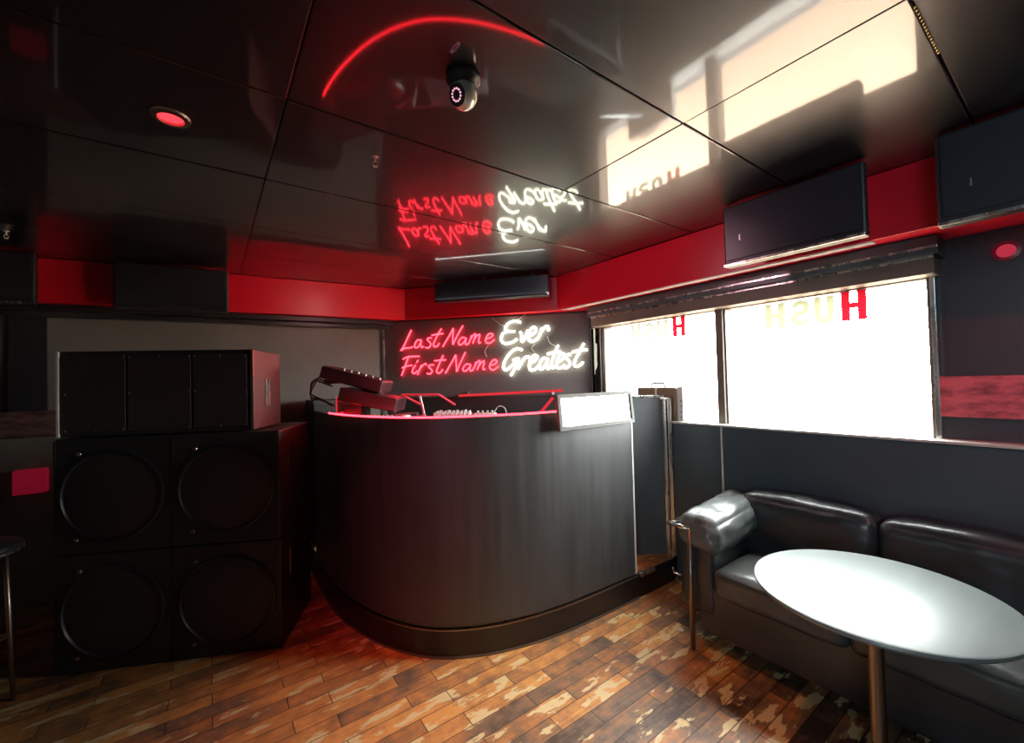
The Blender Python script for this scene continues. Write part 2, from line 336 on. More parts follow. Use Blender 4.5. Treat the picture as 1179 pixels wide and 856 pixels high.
M['redside'] = mat('reddish_side_panel', (.10, .03, .028), .45, vary=.3, bump=.2, bscale=90)
M['camwhite'] = mat('silver_camera_shell', (.62, .60, .55), .25, metal=.6)
M['irled'] = emis('infrared_dot', (1, .35, .5), 1.6)
M['ringdim'] = mat('dull_red_ring', (.30, .02, .05), .35)
M['greyframe'] = mat('grey_frame', (.19, .185, .17), .7, spec=.15)
M['redbox'] = mat('red_box_glow_paint', (.65, .01, .05), .4, emit=(1, .02, .08), estr=.08)  # faint glow added so the box shows in the dark
NEON=[
('L',0,[[(0.2917,2.0157),(0.2535,1.9434),(0.2104,1.8625),(0.1771,1.8158)],[(0.1865,1.8242),(0.2236,1.8402),(0.2695,1.841),(0.3063,1.8518)]]),
('a',0,[[(0.385,1.9119),(0.3532,1.9132),(0.328,1.8839),(0.3243,1.845),(0.3516,1.8439),(0.3796,1.8775),(0.3941,1.9141)],[(0.3941,1.9141),(0.3841,1.873),(0.3924,1.8424),(0.4152,1.8501)]]),
('s',0,[[(0.4983,1.9288),(0.4668,1.9301),(0.4528,1.9117),(0.4793,1.8864),(0.4877,1.8602),(0.4646,1.8353),(0.433,1.8382)]]),
('t',0,[[(0.5989,2.0147),(0.5665,1.9689),(0.5337,1.9101),(0.5148,1.8678),(0.5232,1.8434),(0.5547,1.849),(0.5732,1.8741)],[(0.4989,1.9546),(0.5484,1.9611),(0.6156,1.9667)]]),
('N',0,[[(0.608,1.8383),(0.645,1.8969),(0.6865,1.9593),(0.717,2.0136)],[(0.7187,2.0093),(0.7129,1.9539),(0.7088,1.8943),(0.7078,1.8558)],[(0.7096,1.8558),(0.7429,1.9185),(0.7843,1.9892),(0.8145,2.0347)]]),
('a',0,[[(0.8395,1.9144),(0.8046,1.9201),(0.7731,1.8916),(0.7679,1.8577),(0.7941,1.8524),(0.8255,1.881),(0.8439,1.9142)],[(0.8439,1.9142),(0.8341,1.8721),(0.8423,1.8505),(0.86,1.8583)]]),
('m',0,[[(0.8969,1.9374),(0.8827,1.8956),(0.8642,1.8539)],[(0.8782,1.8873),(0.9054,1.9286),(0.932,1.9486),(0.9359,1.9315),(0.9173,1.8857),(0.908,1.8606)],[(0.9174,1.8899),(0.9489,1.931),(0.9752,1.9425),(0.9747,1.9214),(0.965,1.8837),(0.9688,1.8624),(0.9862,1.866)]]),
('e',0,[[(1.0432,1.8974),(1.0821,1.9084),(1.1042,1.9327),(1.0875,1.9478),(1.057,1.9348),(1.0346,1.8977),(1.038,1.8639),(1.0722,1.8557),(1.1071,1.8779),(1.1203,1.89)]]),
('F',0,[[(0.2536,1.7478),(0.2294,1.6878),(0.2051,1.6277),(0.1808,1.5719)],[(0.1982,1.7323),(0.2446,1.7524),(0.2995,1.7549),(0.3677,1.7542)],[(0.1871,1.6456),(0.2334,1.6616),(0.293,1.6701)]]),
('i',0,[[(0.3295,1.6716),(0.3013,1.6335),(0.2914,1.5991),(0.3185,1.5897),(0.3418,1.615)],[(0.3551,1.7183),(0.339,1.6929)]]),
('r',0,[[(0.3884,1.6697),(0.3647,1.6229),(0.3454,1.576)],[(0.3647,1.6229),(0.3973,1.6608),(0.4294,1.6813),(0.438,1.6655)]]),
('s',0,[[(0.5145,1.6657),(0.4786,1.6668),(0.4602,1.6502),(0.4822,1.628),(0.4951,1.6061),(0.4766,1.5809),(0.4407,1.5862)]]),
('t',0,[[(0.6105,1.7568),(0.5824,1.7021),(0.5542,1.643),(0.5399,1.6048),(0.5528,1.5847),(0.5843,1.5949),(0.6027,1.6201)],[(0.5199,1.7042),(0.5692,1.7094),(0.6361,1.7106)]]),
('N',0,[[(0.6285,1.5808),(0.6747,1.6563),(0.7068,1.7065),(0.7346,1.7567)],[(0.7362,1.7524),(0.7375,1.6969),(0.7404,1.6372),(0.7411,1.5946)],[(0.7429,1.5946),(0.7764,1.6701),(0.8087,1.7328),(0.8317,1.7787)]]),
('a',0,[[(0.8768,1.6584),(0.842,1.6637),(0.8106,1.635),(0.8055,1.6029),(0.8316,1.5987),(0.8628,1.6249),(0.8837,1.6582)],[(0.8837,1.6582),(0.8713,1.6162),(0.8796,1.5973),(0.9016,1.6068)]]),
('m',0,[[(0.9339,1.6819),(0.9198,1.6401),(0.8996,1.5984)],[(0.9153,1.6318),(0.9423,1.6732),(0.9688,1.6934),(0.9726,1.6722),(0.9543,1.6306),(0.945,1.6055)],[(0.9544,1.6348),(0.9856,1.6718),(1.0119,1.6878),(1.0139,1.6666),(1.0018,1.6291),(1.0055,1.6054),(1.0246,1.6116)]]),
('e',0,[[(1.0796,1.6435),(1.1184,1.6548),(1.1361,1.6794),(1.1195,1.6968),(1.0891,1.681),(1.0666,1.6397),(1.0727,1.6101),(1.1041,1.6007),(1.1346,1.6208),(1.152,1.6328)]]),
('E',1,[[(1.3742,2.037),(1.3199,2.0538),(1.256,2.0342),(1.2251,1.9896),(1.2499,1.9633),(1.3173,1.9562)],[(1.2499,1.9633),(1.1982,1.9363),(1.184,1.8824),(1.2171,1.8475),(1.285,1.8531),(1.3364,1.8844)]]),
('v',1,[[(1.3677,1.9539),(1.3793,1.9159),(1.3778,1.8619),(1.3947,1.8654),(1.4211,1.9141),(1.4391,1.9632)]]),
('e',1,[[(1.4501,1.9087),(1.4966,1.9316),(1.5183,1.9679),(1.494,1.9897),(1.46,1.9622),(1.4419,1.9132),(1.4531,1.863),(1.4945,1.8571),(1.5369,1.8926)]]),
('r',1,[[(1.5724,1.9778),(1.5544,1.9249),(1.528,1.8682)],[(1.5544,1.9249),(1.5972,1.9808),(1.6304,1.9876),(1.6333,1.9462)]]),
('G',1,[[(1.3839,1.7785),(1.3339,1.7928),(1.2741,1.7617),(1.2126,1.6803),(1.1982,1.6139),(1.2274,1.5963),(1.2792,1.6364),(1.3226,1.685)],[(1.289,1.6861),(1.3481,1.6966),(1.3168,1.6269),(1.2682,1.5409)]]),
('r',1,[[(1.3943,1.6992),(1.3679,1.6502),(1.3372,1.6013)],[(1.3679,1.6502),(1.4028,1.703),(1.4365,1.7143),(1.4443,1.6975)]]),
('e',1,[[(1.4557,1.6557),(1.4978,1.675),(1.5235,1.7071),(1.4991,1.7245),(1.4651,1.6968),(1.4453,1.6395),(1.4539,1.5895),(1.4955,1.5924),(1.5337,1.6284)]]),
('a',1,[[(1.6138,1.6917),(1.5768,1.6929),(1.5468,1.6527),(1.5412,1.5993),(1.57,1.5984),(1.6043,1.6467),(1.622,1.6914)],[(1.622,1.6914),(1.6081,1.6343),(1.6152,1.597),(1.6402,1.6086)]]),
('t',1,[[(1.7195,1.811),(1.6891,1.7465),(1.6582,1.6655),(1.6486,1.6165),(1.6687,1.6036),(1.6938,1.6233)],[(1.615,1.7328),(1.6726,1.743),(1.7421,1.7487)]]),
('e',1,[[(1.7069,1.6557),(1.7482,1.6748),(1.7776,1.7106),(1.7539,1.7319),(1.7205,1.7044),(1.7002,1.6477),(1.7054,1.6025),(1.742,1.6014),(1.7752,1.6289)]]),
('s',1,[[(1.8345,1.7208),(1.7981,1.718),(1.7852,1.6939),(1.8127,1.6644),(1.8197,1.6275),(1.7906,1.5999),(1.7624,1.6048)]]),
('t',1,[[(1.9539,1.818),(1.9157,1.7463),(1.8735,1.6746),(1.86,1.6262),(1.8796,1.6093),(1.9202,1.6243),(1.9409,1.648)],[(1.8432,1.7409),(1.908,1.7548),(1.9841,1.76)]]),
]
CAMM = Matrix(((0.810645,0.009672,-0.585458,0.000000),(-0.584940,-0.031799,-0.810453,0.000000),(-0.026456,0.999447,-0.020120,1.500000),(0.000000,0.000000,0.000000,1.000000)))

def P(mb, name, m, root, parent=None, **kw):
    """part built in world coordinates, stored in the frame of its thing"""
    r = Matrix.Translation(root.location) @ Matrix.Rotation(root.rotation_euler.z, 4, 'Z')
    bmesh.ops.transform(mb.bm, matrix=r.inverted(), verts=mb.bm.verts[:])
    return mb.build(name, m, parent if parent is not None else root, **kw)

# ================================================================== the setting
def structure(mb, name, m, **kw): return S(mb.build(name, m, **kw))

WD0, WD1 = (1.45, 4.15), (WX, 2.72)           # chamfered corner wall
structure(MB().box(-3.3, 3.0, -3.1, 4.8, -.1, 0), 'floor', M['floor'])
# ceiling: separate glossy sheets, each very slightly out of true, with dark joints between them
mb = MB()
rows = [-3.1, -2.3, -1.66, -1.02, -.39, .24, .86, 1.505, 2.15, 2.82, 3.46, 4.1, 4.8]
tilt = random.Random(5)
for i, (y0, y1) in enumerate(zip(rows, rows[1:])):
    cuts = [-3.3, -2.2, -1.0, .215, 1.43, 2.64, 3.0] if i in (5, 6, 10) else [-3.3, -2.2, .215, 3.0]
    for x0, x1 in zip(cuts, cuts[1:]):
        g = .007 if i in (5, 6) else .005
        a = tilt.uniform(-.0045, .0045); b = tilt.uniform(-.0012, .0012)
        cx, cy = (x0+x1)/2, (y0+y1)/2
        mm = Matrix.Translation((cx, cy, CEIL)) @ Matrix.Rotation(a, 4, 'X') @ Matrix.Rotation(b, 4, 'Y')
        mb.box(x0-cx+.0012, x1-cx-.0012, y0-cy+g/2, y1-cy-g/2, 0, .02, mm)
structure(mb, 'ceiling', M['ceiling'], bevel=.0035, seg=2)
structure(MB().box(-3.3, 3.0, -3.1, 4.8, CEIL+.018, CEIL+.1), 'ceiling', M['groove'])

structure(MB().prism([(-3.3, 4.64), WD0, (1.5, 4.35), (-3.3, 4.85)], 0, CEIL+.02), 'wall_left', M['walldim'])
structure(MB().prism([WD0, WD1, (3.0, 2.75), (1.5, 4.3)], 0, CEIL+.02), 'wall_corner', M['wall'])
structure(MB().box(-3.3, -3.2, -3.1, 4.8, 0, CEIL+.02), 'wall_rear', M['wall'])
structure(MB().box(-3.3, 3.0, -3.1, -3.0, 0, CEIL+.02), 'wall_front', M['wall'])
# window wall: around the openings
mb = MB()
mb.box(WX, WX+.1, -3.1, .45, 0, CEIL+.02)
mb.box(WX, WX+.1, .45, 2.8, 1.957, CEIL+.02)
mb.box(WX, WX+.1, .45, 2.8, 0, 1.15)
mb.box(WX, WX+.1, 2.545, 2.60, 1.15, 1.957)
mb.box(WX, WX+.1, 2.72, 2.8, 1.15, 1.957)
structure(mb, 'wall_right', M['wallright'])
structure(MB().box(2.78, WX, -3.0, 1.84, 0, 1.148), 'wall_wainscot', M['wains'], bevel=.004)
structure(MB().box(2.765, WX+.005, -3.0, 1.86, 1.150, 1.164), 'trim_1', M['sill'], bevel=.003)
structure(MB().box(2.774, 2.782, 1.467, 1.479, .3, 1.148), 'trim_2', M['sill'])
structure(MB().box(2.768, 2.782, 1.842, 1.872, .17, 1.335), 'trim_3', M['metal'], bevel=.002)

# red bulkheads under the ceiling
structure(MB().prism([(-3.2, 4.45), (1.58, 3.965), (1.45, 4.15), (-3.2, 4.63)], 2.12, CEIL-.003), 'trim_4', M['red'], bevel=.003)
structure(MB().prism([(1.58, 3.965), (BX, 2.83), (WX, 2.72), (1.45, 4.15)], 2.12, CEIL-.003), 'trim_5', M['red'], bevel=.003)
structure(MB().prism([(BX, -3.0), (WX, -3.0), (WX, 2.72), (BX, 2.83)], 2.12, CEIL-.003), 'trim_6', M['red'], bevel=.003)
# dark mouldings under the left bulkhead
structure(MB().prism([(-3.2, 4.50), (1.50, 4.03), (1.46, 4.14), (-3.2, 4.63)], 2.075, 2.118), 'trim_7', M['black'], bevel=.003)
structure(MB().prism([(-3.2, 4.555), (1.45, 4.085), (1.45, 4.145), (-3.2, 4.63)], 2.035, 2.073), 'trim_8', M['wall'], bevel=.003)
# shutter housing over the windows
structure(MB().box(2.70, WX, .40, 2.585, 2.03, 2.118), 'trim_9', M['wains'], bevel=.006)
structure(MB().box(2.73, WX, .42, 2.575, 1.945, 2.028), 'trim_10', M['brown'], bevel=.004)
structure(MB().box(2.694, 2.70, .40, 2.585, 2.058, 2.068), 'trim_11', M['metal'])
structure(MB().box(2.722, 2.73, .42, 2.575, 2.018, 2.029), 'trim_12', M['metal'])
structure(MB().prism([(2.575, .60), (2.625, .60), (2.625, 2.72), (2.575, 2.775)], 2.113, 2.1195), 'trim_soffit_highlight', M['white'])  # white strip painting in the highlight on the red soffit
# textured band along the walls, red light painted into the right run
structure(MB().box(2.855, WX, -3.0, .447, 1.27, 1.462), 'trim_13', M['band'], bevel=.003)
structure(MB().prism([(-3.2, 4.60), (-.3, 4.30), (-.3, 4.335), (-3.2, 4.635)], 1.19, 1.37), 'trim_14', M['band_dark'], bevel=.003)
structure(MB().prism([(-1.12, 4.39), (-.93, 4.37), (-.93, 4.405), (-1.12, 4.425)], 1.37, 2.035), 'trim_15', M['wall'], bevel=.003)
# bright strip beside the sign board
fw = frameZ((1.45, 4.15, 0), (1, -1, 0))
structure(MB().box(-.012, .006, -.052, -.034, 1.17, 2.07, fw), 'trim_16', M['metal'], bevel=.002)

# ------------------------------------------------------------------ windows
def stroke2d(mb, pts, w, fn):
    """flat ribbon of width w along a 2-D path, placed by fn(u,v)->xyz, 3 mm thick"""
    P2 = [Vector(p) for p in pts]; L, Rr = [], []
    for i, p in enumerate(P2):
        a = P2[max(i-1, 0)]; b = P2[min(i+1, len(P2)-1)]
        t = (b-a).normalized(); n = Vector((-t.y, t.x))
        L.append(p+n*w/2); Rr.append(p-n*w/2)
    top = [mb.bm.verts.new(fn(v.x, v.y, 0)) for v in L+Rr[::-1]]
    n = len(P2)
    for i in range(n-1):
        mb.bm.faces.new([top[i], top[i+1], top[2*n-2-i], top[2*n-1-i]])

def letter_mb(ch, y_right, y_left, z0, z1):
    """letter seen from inside the room reads mirrored; u runs from the street side's left (inside right)"""
    w = y_left-y_right; h = z1-z0; th = w*.35
    fn = lambda u, v, d: (2.866, y_right+u, z0+v)
    mb = MB()
    if ch == 'H':
        stroke2d(mb, [(th/2, 0), (th/2, h)], th, fn); stroke2d(mb, [(w-th/2, 0), (w-th/2, h)], th, fn)
        stroke2d(mb, [(th, h*.5), (w-th, h*.5)], h*.18, fn)
    elif ch == 'U':
        r = w/2-th/2
        pts = [(th/2, h), (th/2, r+th/2)]+[(w/2-r*math.cos(a), r+th/2-r*math.sin(a)) for a in [PI*k/12 for k in range(1, 12)]]+[(w-th/2, r+th/2), (w-th/2, h)]
        stroke2d(mb, pts, th, fn)
    else:
        t = th*.9; rx = w/2-t/2; ry = (h/2-t/2)/2+t/4*0
        ry = (h-t)/4
        up = [(w/2+rx*math.cos(a), h-t/2-ry+ry*math.sin(a)) for a in [PI*(.08+.05*k) for k in range(0, 29)]]
        up = [p for p in up][:29]
        lo = [(w/2+rx*math.cos(a), t/2+ry+ry*math.sin(a)) for a in [PI*(.5-.05*k) for k in range(0, 29)]]
        stroke2d(mb, up+lo[1:], t, fn)
    return mb

def window(name, y0, y1, z0, z1, fm, letters=(), glass='glass', fr=.018, fx=2.845):
    fb = MB()
    fb.box(fx, 2.93, y0, y0+fr, z0, z1); fb.box(fx, 2.93, y1-fr, y1, z0, z1)
    fb.box(fx, 2.93, y0+fr, y1-fr, z0, z0+fr*.6); fb.box(fx, 2.93, y0+fr, y1-fr, z1-fr, z1)
    w = S(fb.build(name, fm))
    S(MB().box(2.872, 2.876, y0+fr*.6, y1-fr*.6, z0+.004, z1-.004).build('pane', M[glass], w))
    for ch, a, b, c, d, mt in letters:
        o = letter_mb(ch, a, b, c, d).build('letter', M[mt], w); S(o)
        o['label'] = ('red' if mt == 'redfilm' else 'pale yellow')+' letter '+ch+' stuck on the glass'
    return w
window('window_1', .45, 1.472, 1.15, 1.957, M['brown'],
       [('H', .704, .816, 1.777, 1.944, 'redfilm'), ('U', .850, .945, 1.776, 1.930, 'yellowfilm'),
        ('S', .966, 1.066, 1.776, 1.930, 'yellowfilm'), ('H', 1.10, 1.21, 1.776, 1.930, 'yellowfilm')])
window('window_2', 1.508, 2.545, 1.15, 1.957, M['brown'],
       [('H', 1.762, 1.868, 1.793, 1.95, 'redfilm'), ('U', 1.908, 2.008, 1.793, 1.93, 'palefilm'),
        ('S', 2.030, 2.130, 1.793, 1.93, 'palefilm'), ('H', 2.155, 2.257, 1.793, 1.93, 'palefilm')])
window('window_3', 2.60, 2.718, 1.15, 1.957, M['white'], glass='sideglass', fr=.005, fx=2.871)
structure(MB().box(2.825, 2.95, 1.466, 1.514, 1.15, 1.957), 'trim_17', M['brown'], bevel=.003)
structure(MB().box(2.84, 2.862, .438, .456, 1.15, 1.957), 'trim_18', M['metal'], bevel=.002)

# street outside the glass
structure(MB().box(3.0, 30, -25, 25, -.2, -.15), 'ground', M['pavement'])

# ------------------------------------------------------------------ booth platform
curve = [(.66, 3.62), (.655, 3.35), (.66, 3.05), (.70, 2.75), (.80, 2.42), (.97, 2.155), (1.21, 1.995), (1.48, 1.91), (1.74, 1.872), (2.02, 1.858), (2.35, 1.852)]
cv = [tuple(p) for p in catmull(curve, 6)]
plat = cv+[(2.77, 1.852), (2.77, 1.875), (2.875, 1.875), (2.875, 2.70), (1.45, 4.12), (.66, 4.2)]
structure(MB().prism(plat, 0, .148), 'trim_platform', M['kick'])
inner = offset(cv, .03)
P2 = inner+[(2.765, 1.866), (2.765, 1.885), (2.87, 1.885), (2.87, 2.69), (1.45, 4.10), (.68, 4.18)]
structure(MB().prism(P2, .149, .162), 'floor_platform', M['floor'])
structure(MB().ribbon(offset(cv, -.001), .014, .146, .151), 'trim_21', M['chromedull'])
structure(MB().box(2.36, 2.52, 1.838, 1.858, .140, .165), 'trim_19', M['metal'], bevel=.003)
sk = offset(cv, -.006)
structure(MB().ribbon(sk, .005, .0, .012), 'trim_20', M['brown'])

# ================================================================== dj counter
ct = thing('dj_booth', 'curved black DJ counter with a glowing red light strip along its rim', 'counter', (1.3, 2.3, .162))
face = offset(cv, .014)
fc = face[:-1]+[(2.335, 1.866)]
P(MB().ribbon(fc, .04, .163, 1.298), 'front_panel', M['counter'], ct, smooth='auto')
P(MB().box(2.336, 2.350, 1.862, 1.905, .163, 1.30), 'edge_trim', M['white'], ct, bevel=.002)
in1 = offset(cv, .055); in2 = offset(cv, .62)
i0 = 10
P(MB().ribbon(offset(cv, .056)[i0:], .56, 1.13, 1.165), 'desk', M['black'], ct)
i1 = next(i for i, p in enumerate(cv) if p[0] > 1.68)
led = [(p[0], p[1], 1.305) for p in offset(cv, .016)[11:i1+1]]
P(MB().tube(led, .0048, 8), 'light_strip', M['led'], ct)['label'] = 'glowing red light strip'
m1 = frameZ((.705, 3.00, 1.30), (.811, -.585, 0))
mb = MB(); mb.box(0, .115, -.01, 0, 0, .115, m1)
ep = P(mb, 'end_panel', M['clearred'], ct); ep['label'] = 'red-lit clear end panel'
mb = MB(); mb.tube([m1 @ Vector(p) for p in ((0, -.012, 0), (0, -.012, .115), (.115, -.012, .115), (.115, -.012, .0))], .004, 6)
P(mb, 'panel_edge', M['glowsoft'], ct, parent=ep)  # self-glow stands for LED light in the acrylic edge
P(MB().tube([(1.845, 2.25, 1.255), (1.925, 2.19, 1.372)], .010, 6), 'brace', M['glowsoft'], ct)['label'] = 'red-lit slanted brace'  # self-glow stands for red light falling on the brace

# framed mirror hung on the counter front
fm = thing('framed_mirror', 'small framed mirror hung on the right end of the curved counter, reflecting the window', 'mirror', (1.99, 1.835, 1.19))
mt = Matrix.Translation((1.99, 1.850, 1.19)) @ Matrix.Rotation(math.radians(-5.5), 4, 'X')
w2, hh, fr = .338, .215, .024
mb = MB()
mb.box(-w2, w2, -.028, -.006, 0, fr, mt); mb.box(-w2, w2, -.028, -.006, hh-fr, hh, mt)
mb.box(-w2, -w2+fr, -.028, -.006, fr, hh-fr, mt); mb.box(w2-fr, w2, -.028, -.006, fr, hh-fr, mt)
P(mb, 'frame', M['greyframe'], fm, bevel=.003)
P(MB().box(-w2+fr*.8, w2-fr*.8, -.018, -.010, fr*.8, hh-fr*.8, mt), 'mirror_face', M['mirror'], fm)

# gear on the counter, facing the DJ in the corner
G = frameZ((1.33, 2.70, 1.166), (.811, -.585, 0))
def gear_root(name, label, cat, x, y=0.0, group=None):
    p = G @ Vector((x, y, 0)); return thing(name, label, cat, p, 0, group)
def knob(mb, x, y, z, r=.008, h=.022): mb.lathe([(0, z+h), (r*.8, z+h), (r, z), (0, z)], seg=10, mtx=G @ Matrix.Translation((x, y, 0)))
mx = gear_root('dj_mixer', 'black DJ mixer with rows of pale knobs in the middle of the booth', 'mixer', .06)
P(MB().box(-.05, .22, -.14, .18, .004, .098, G), 'body', M['black'], mx, bevel=.006)
for i in range(9):
    for j in range(3):
        k = MB(); knob(k, -.03+i*.0285, -.12+j*.07, .098, .008, .030 if j != 0 else .026); P(k, 'knob', M['whiteplastic'], mx)
for i in range(4):
    P(MB().box(-.03+i*.06, -.01+i*.06, .08, .092, .098, .128, G), 'fader', M['whiteplastic'], mx)
for idx, x in enumerate((-.30,)):
    cd = gear_root('media_player', 'black media player with a jog wheel left of the mixer', 'media player', x)
    P(MB().box(x-.155, x+.155, -.16, .2, .004, .092, G), 'body', M['black'], cd, bevel=.006)
    P(MB().lathe([(0, .110), (.088, .110), (.095, .092), (0, .092)], mtx=G @ Matrix.Translation((x, -.03, 0))), 'jog_wheel', M['metal'], cd, smooth='auto')
    P(MB().box(x-.10, x+.10, .09, .18, .092, .112, G), 'screen', M['screen'], cd)
    for q in range(5):
        k = MB(); knob(k, x-.13+q*.03, -.145, .092, .007, .030); P(k, 'button', M['whiteplastic'], cd)
wb = gear_root('effects_unit', 'small white control unit at the right end of the gear row', 'controller', .31)
P(MB().box(.235, .385, -.12, .02, .004, .108, G), 'body', M['whiteplastic'], wb, bevel=.006)
for q in range(4):
    k = MB(); knob(k, .26+q*.033, -.06, .108, .009, .02); P(k, 'knob', M['whiteplastic'], wb)
cb = MB(); cb.tube(catmull([G @ Vector(p) for p in ((.36, .0, .09), (.40, .0, .15), (.45, -.01, .13), (.46, -.03, .02))], 5), .003, 6)
P(cb, 'cable', M['whiteplastic'], wb)

# laptop stand
ls = thing('laptop_stand', 'empty folding metal laptop stand in red-lit tint above the counter gear', 'laptop stand', (1.2, 2.70, 1.166))
mb = MB(); bar = lambda a, b: mb.tube([a, b], .0085, 4)
bar((1.077, 2.802, 1.417), (1.286, 2.651, 1.412)); bar((1.286, 2.651, 1.412), (1.378, 2.585, 1.338))
P(mb, 'top_rail', M['redlitmetal'], ls)
mb = MB(); bar((1.077, 2.802, 1.417), (1.19, 2.72, 1.345)); P(mb, 'side_rail', M['redlitmetal'], ls)
mb = MB(); bar((1.180, 2.728, 1.414), (1.222, 2.700, 1.168)); P(mb, 'leg', M['whiteplastic'], ls)
mb = MB(); bar((1.19, 2.72, 1.345), (1.226, 2.702, 1.172)); P(mb, 'leg', M['redlitmetal'], ls)
mb = MB(); mb.box(-.035, .04, -.12, .10, .0005, .008, frameZ((1.224, 2.70, 1.166), (.811, -.585, 0))); P(mb, 'base', M['black'], ls)

# tilted players at the left end
TL = frameZ((.835, 2.98, 1.488), (.811, -.585, 0)) @ Matrix.Rotation(math.radians(16), 4, 'Y')
tp = thing('turntable_case', 'dark boxy deck tipped on its side at the left end of the counter', 'deck', (.835, 2.98, 1.166))
P(MB().box(-.22, .20, -.13, .13, -.0, .085, TL), 'body', M['burgundy'], tp, bevel=.012)
for q in range(6): P(MB().lathe([(0, .012), (.007, .012), (.008, 0), (0, 0)], seg=8, mtx=TL @ Matrix.Translation((-.10+q*.05, -.05, .085))), 'knob', M['metal'], tp)
P(MB().box(-.19, -.16, -.10, .10, -.028, .0, TL), 'foot', M['black'], tp, bevel=.004)
tq = thing('media_player', 'dark red-lit player lying tilted under the tipped deck', 'media player', (.90, 2.90, 1.166))
T2 = frameZ((.90, 2.90, 1.385), (.811, -.585, 0)) @ Matrix.Rotation(math.radians(13), 4, 'Y')
P(MB().box(-.17, .21, -.15, .12, -.03, .060, T2), 'body', M['burgundy'], tq, bevel=.008)
mb = MB(); mb.lathe([(0, .012), (.07, .012), (.08, 0), (0, 0)], seg=24, mtx=T2 @ Matrix.Translation((.0, 0, .060))); P(mb, 'jog_wheel', M['black'], tq)
P(MB().box(-.15, -.03, -.10, .08, -.219, -.02, frameZ((.90, 2.90, 1.385), (.811, -.585, 0))), 'foot', M['black'], tq)
for i, (dx, hz, lab) in enumerate(((-.30, .10, 'tallest'), (-.335, .06, 'middle'), (-.36, .02, 'lowest'))):
    fr2 = frameZ((.835, 2.98, 1.47), (.811, -.585, 0))
    pts = [fr2 @ Vector(p) for p in ((-.20, .035*i, .055-.02*i), (dx+.04, .035*i, .055+hz*.3), (dx, .04*i, .03), (dx-.02+.01*i, .045*i, -.03-.02*i), (dx+.05, .05*i, -.07), (dx+.14, .05*i, -.12))]
    o = MB().tube(catmull(pts, 6), .006, 6).build('cable', M['black'], None, smooth=True)
    tag(o, f'black cable looping out behind the tipped deck, {lab} of three loops', 'cable', 'cables behind the tipped deck')

# equipment rack behind the left end of the counter
rk = thing('equipment_rack', 'low black cabinet between the speaker stack and the counter end', 'cabinet', (.84, 3.95, .162))
P(MB().box(.70, .98, 3.80, 4.12, .163, 1.372), 'body', M['cab'], rk, bevel=.006)
P(MB().box(.705, .975, 3.792, 3.80, .20, 1.34), 'door', M['black'], rk, bevel=.003)

# ================================================================== neon sign
sg = thing('neon_sign', 'neon sign in red and white handwriting on the black board behind the DJ counter', 'sign', tuple(fw @ Vector((1.01, -.02, 1.73))))
P(MB().box(.012, 2.010, -.034, -.003, 1.35, 2.105, fw), 'backing_board', M['board'], sg, bevel=.004)
for ch, white, strokes in NEON:
    mb = MB()
    for st in strokes:
        pts = catmull([fw @ Vector((s, -.055, z)) for s, z in st], 5)
        mb.tube(pts, .0098 if white else .0058, 6)
    o = P(mb, 'letter', M['neonwhite' if white else 'neonred'], sg, smooth=True)
    o['label'] = ('white' if white else 'red')+' neon letter '+ch
for pts in ([(1.10, 2.10), (1.20, 2.02), (1.33, 2.06), (1.42, 2.115)], [(1.06, 1.84), (1.02, 1.78), (1.04, 1.73)], [(1.62, 1.90), (1.64, 1.84), (1.70, 1.80)], [(1.50, 1.83), (1.47, 1.79), (1.50, 1.75)]):
    P(MB().tube(catmull([fw @ Vector((s, -.04, z)) for s, z in pts], 6), .0022, 5), 'wire', M['whiteplastic'], sg)
lb = thing('light_bar', 'slim dim red light bar on the wall under the neon sign', 'light', tuple(fw @ Vector((1.25, -.05, 1.37))))
P(MB().tube([fw @ Vector((.757, -.055, 1.362)), fw @ Vector((1.75, -.055, 1.392))], .011, 8), 'tube', M['glowsoft'], lb)
for s in (.85, 1.66): P(MB().box(s-.01, s+.01, -.05, -.034, 1.355, 1.40, fw), 'clip', M['metal'], lb)

# black bar hung under the ceiling over the sign
fe = frameZ((1.683, 3.506, 0), (.702, -.776, 0))
sb = thing('soundbar', 'long black box hung under the ceiling above the neon sign', 'soundbar', tuple(fe @ Vector((.52, 0, 2.3))))
P(MB().box(0, 1.045, 0, .14, 2.232, 2.405, fe), 'body', M['screen'], sb, bevel=.006)
P(MB().box(.005, 1.04, -.022, -.014, 2.222, 2.2408, fe).box(.005, 1.04, -.014, .0, 2.222, 2.236, fe), 'lower_lip', M['black'], sb, bevel=.002)
P(MB().box(.02, 1.02, -.012, -.006, 2.237, 2.2405, fe), 'light_strip', M['lipglow'], sb)['label'] = 'white glowing strip added for light on the lip'
P(MB().box(1.02, 1.05, -.022, .0, 2.224, 2.246, fe), 'end_cap', M['metal'], sb)
for s in (.15, .9): P(MB().box(s-.02, s+.02, .05, .09, 2.40, 2.428, fe), 'bracket', M['black'], sb)

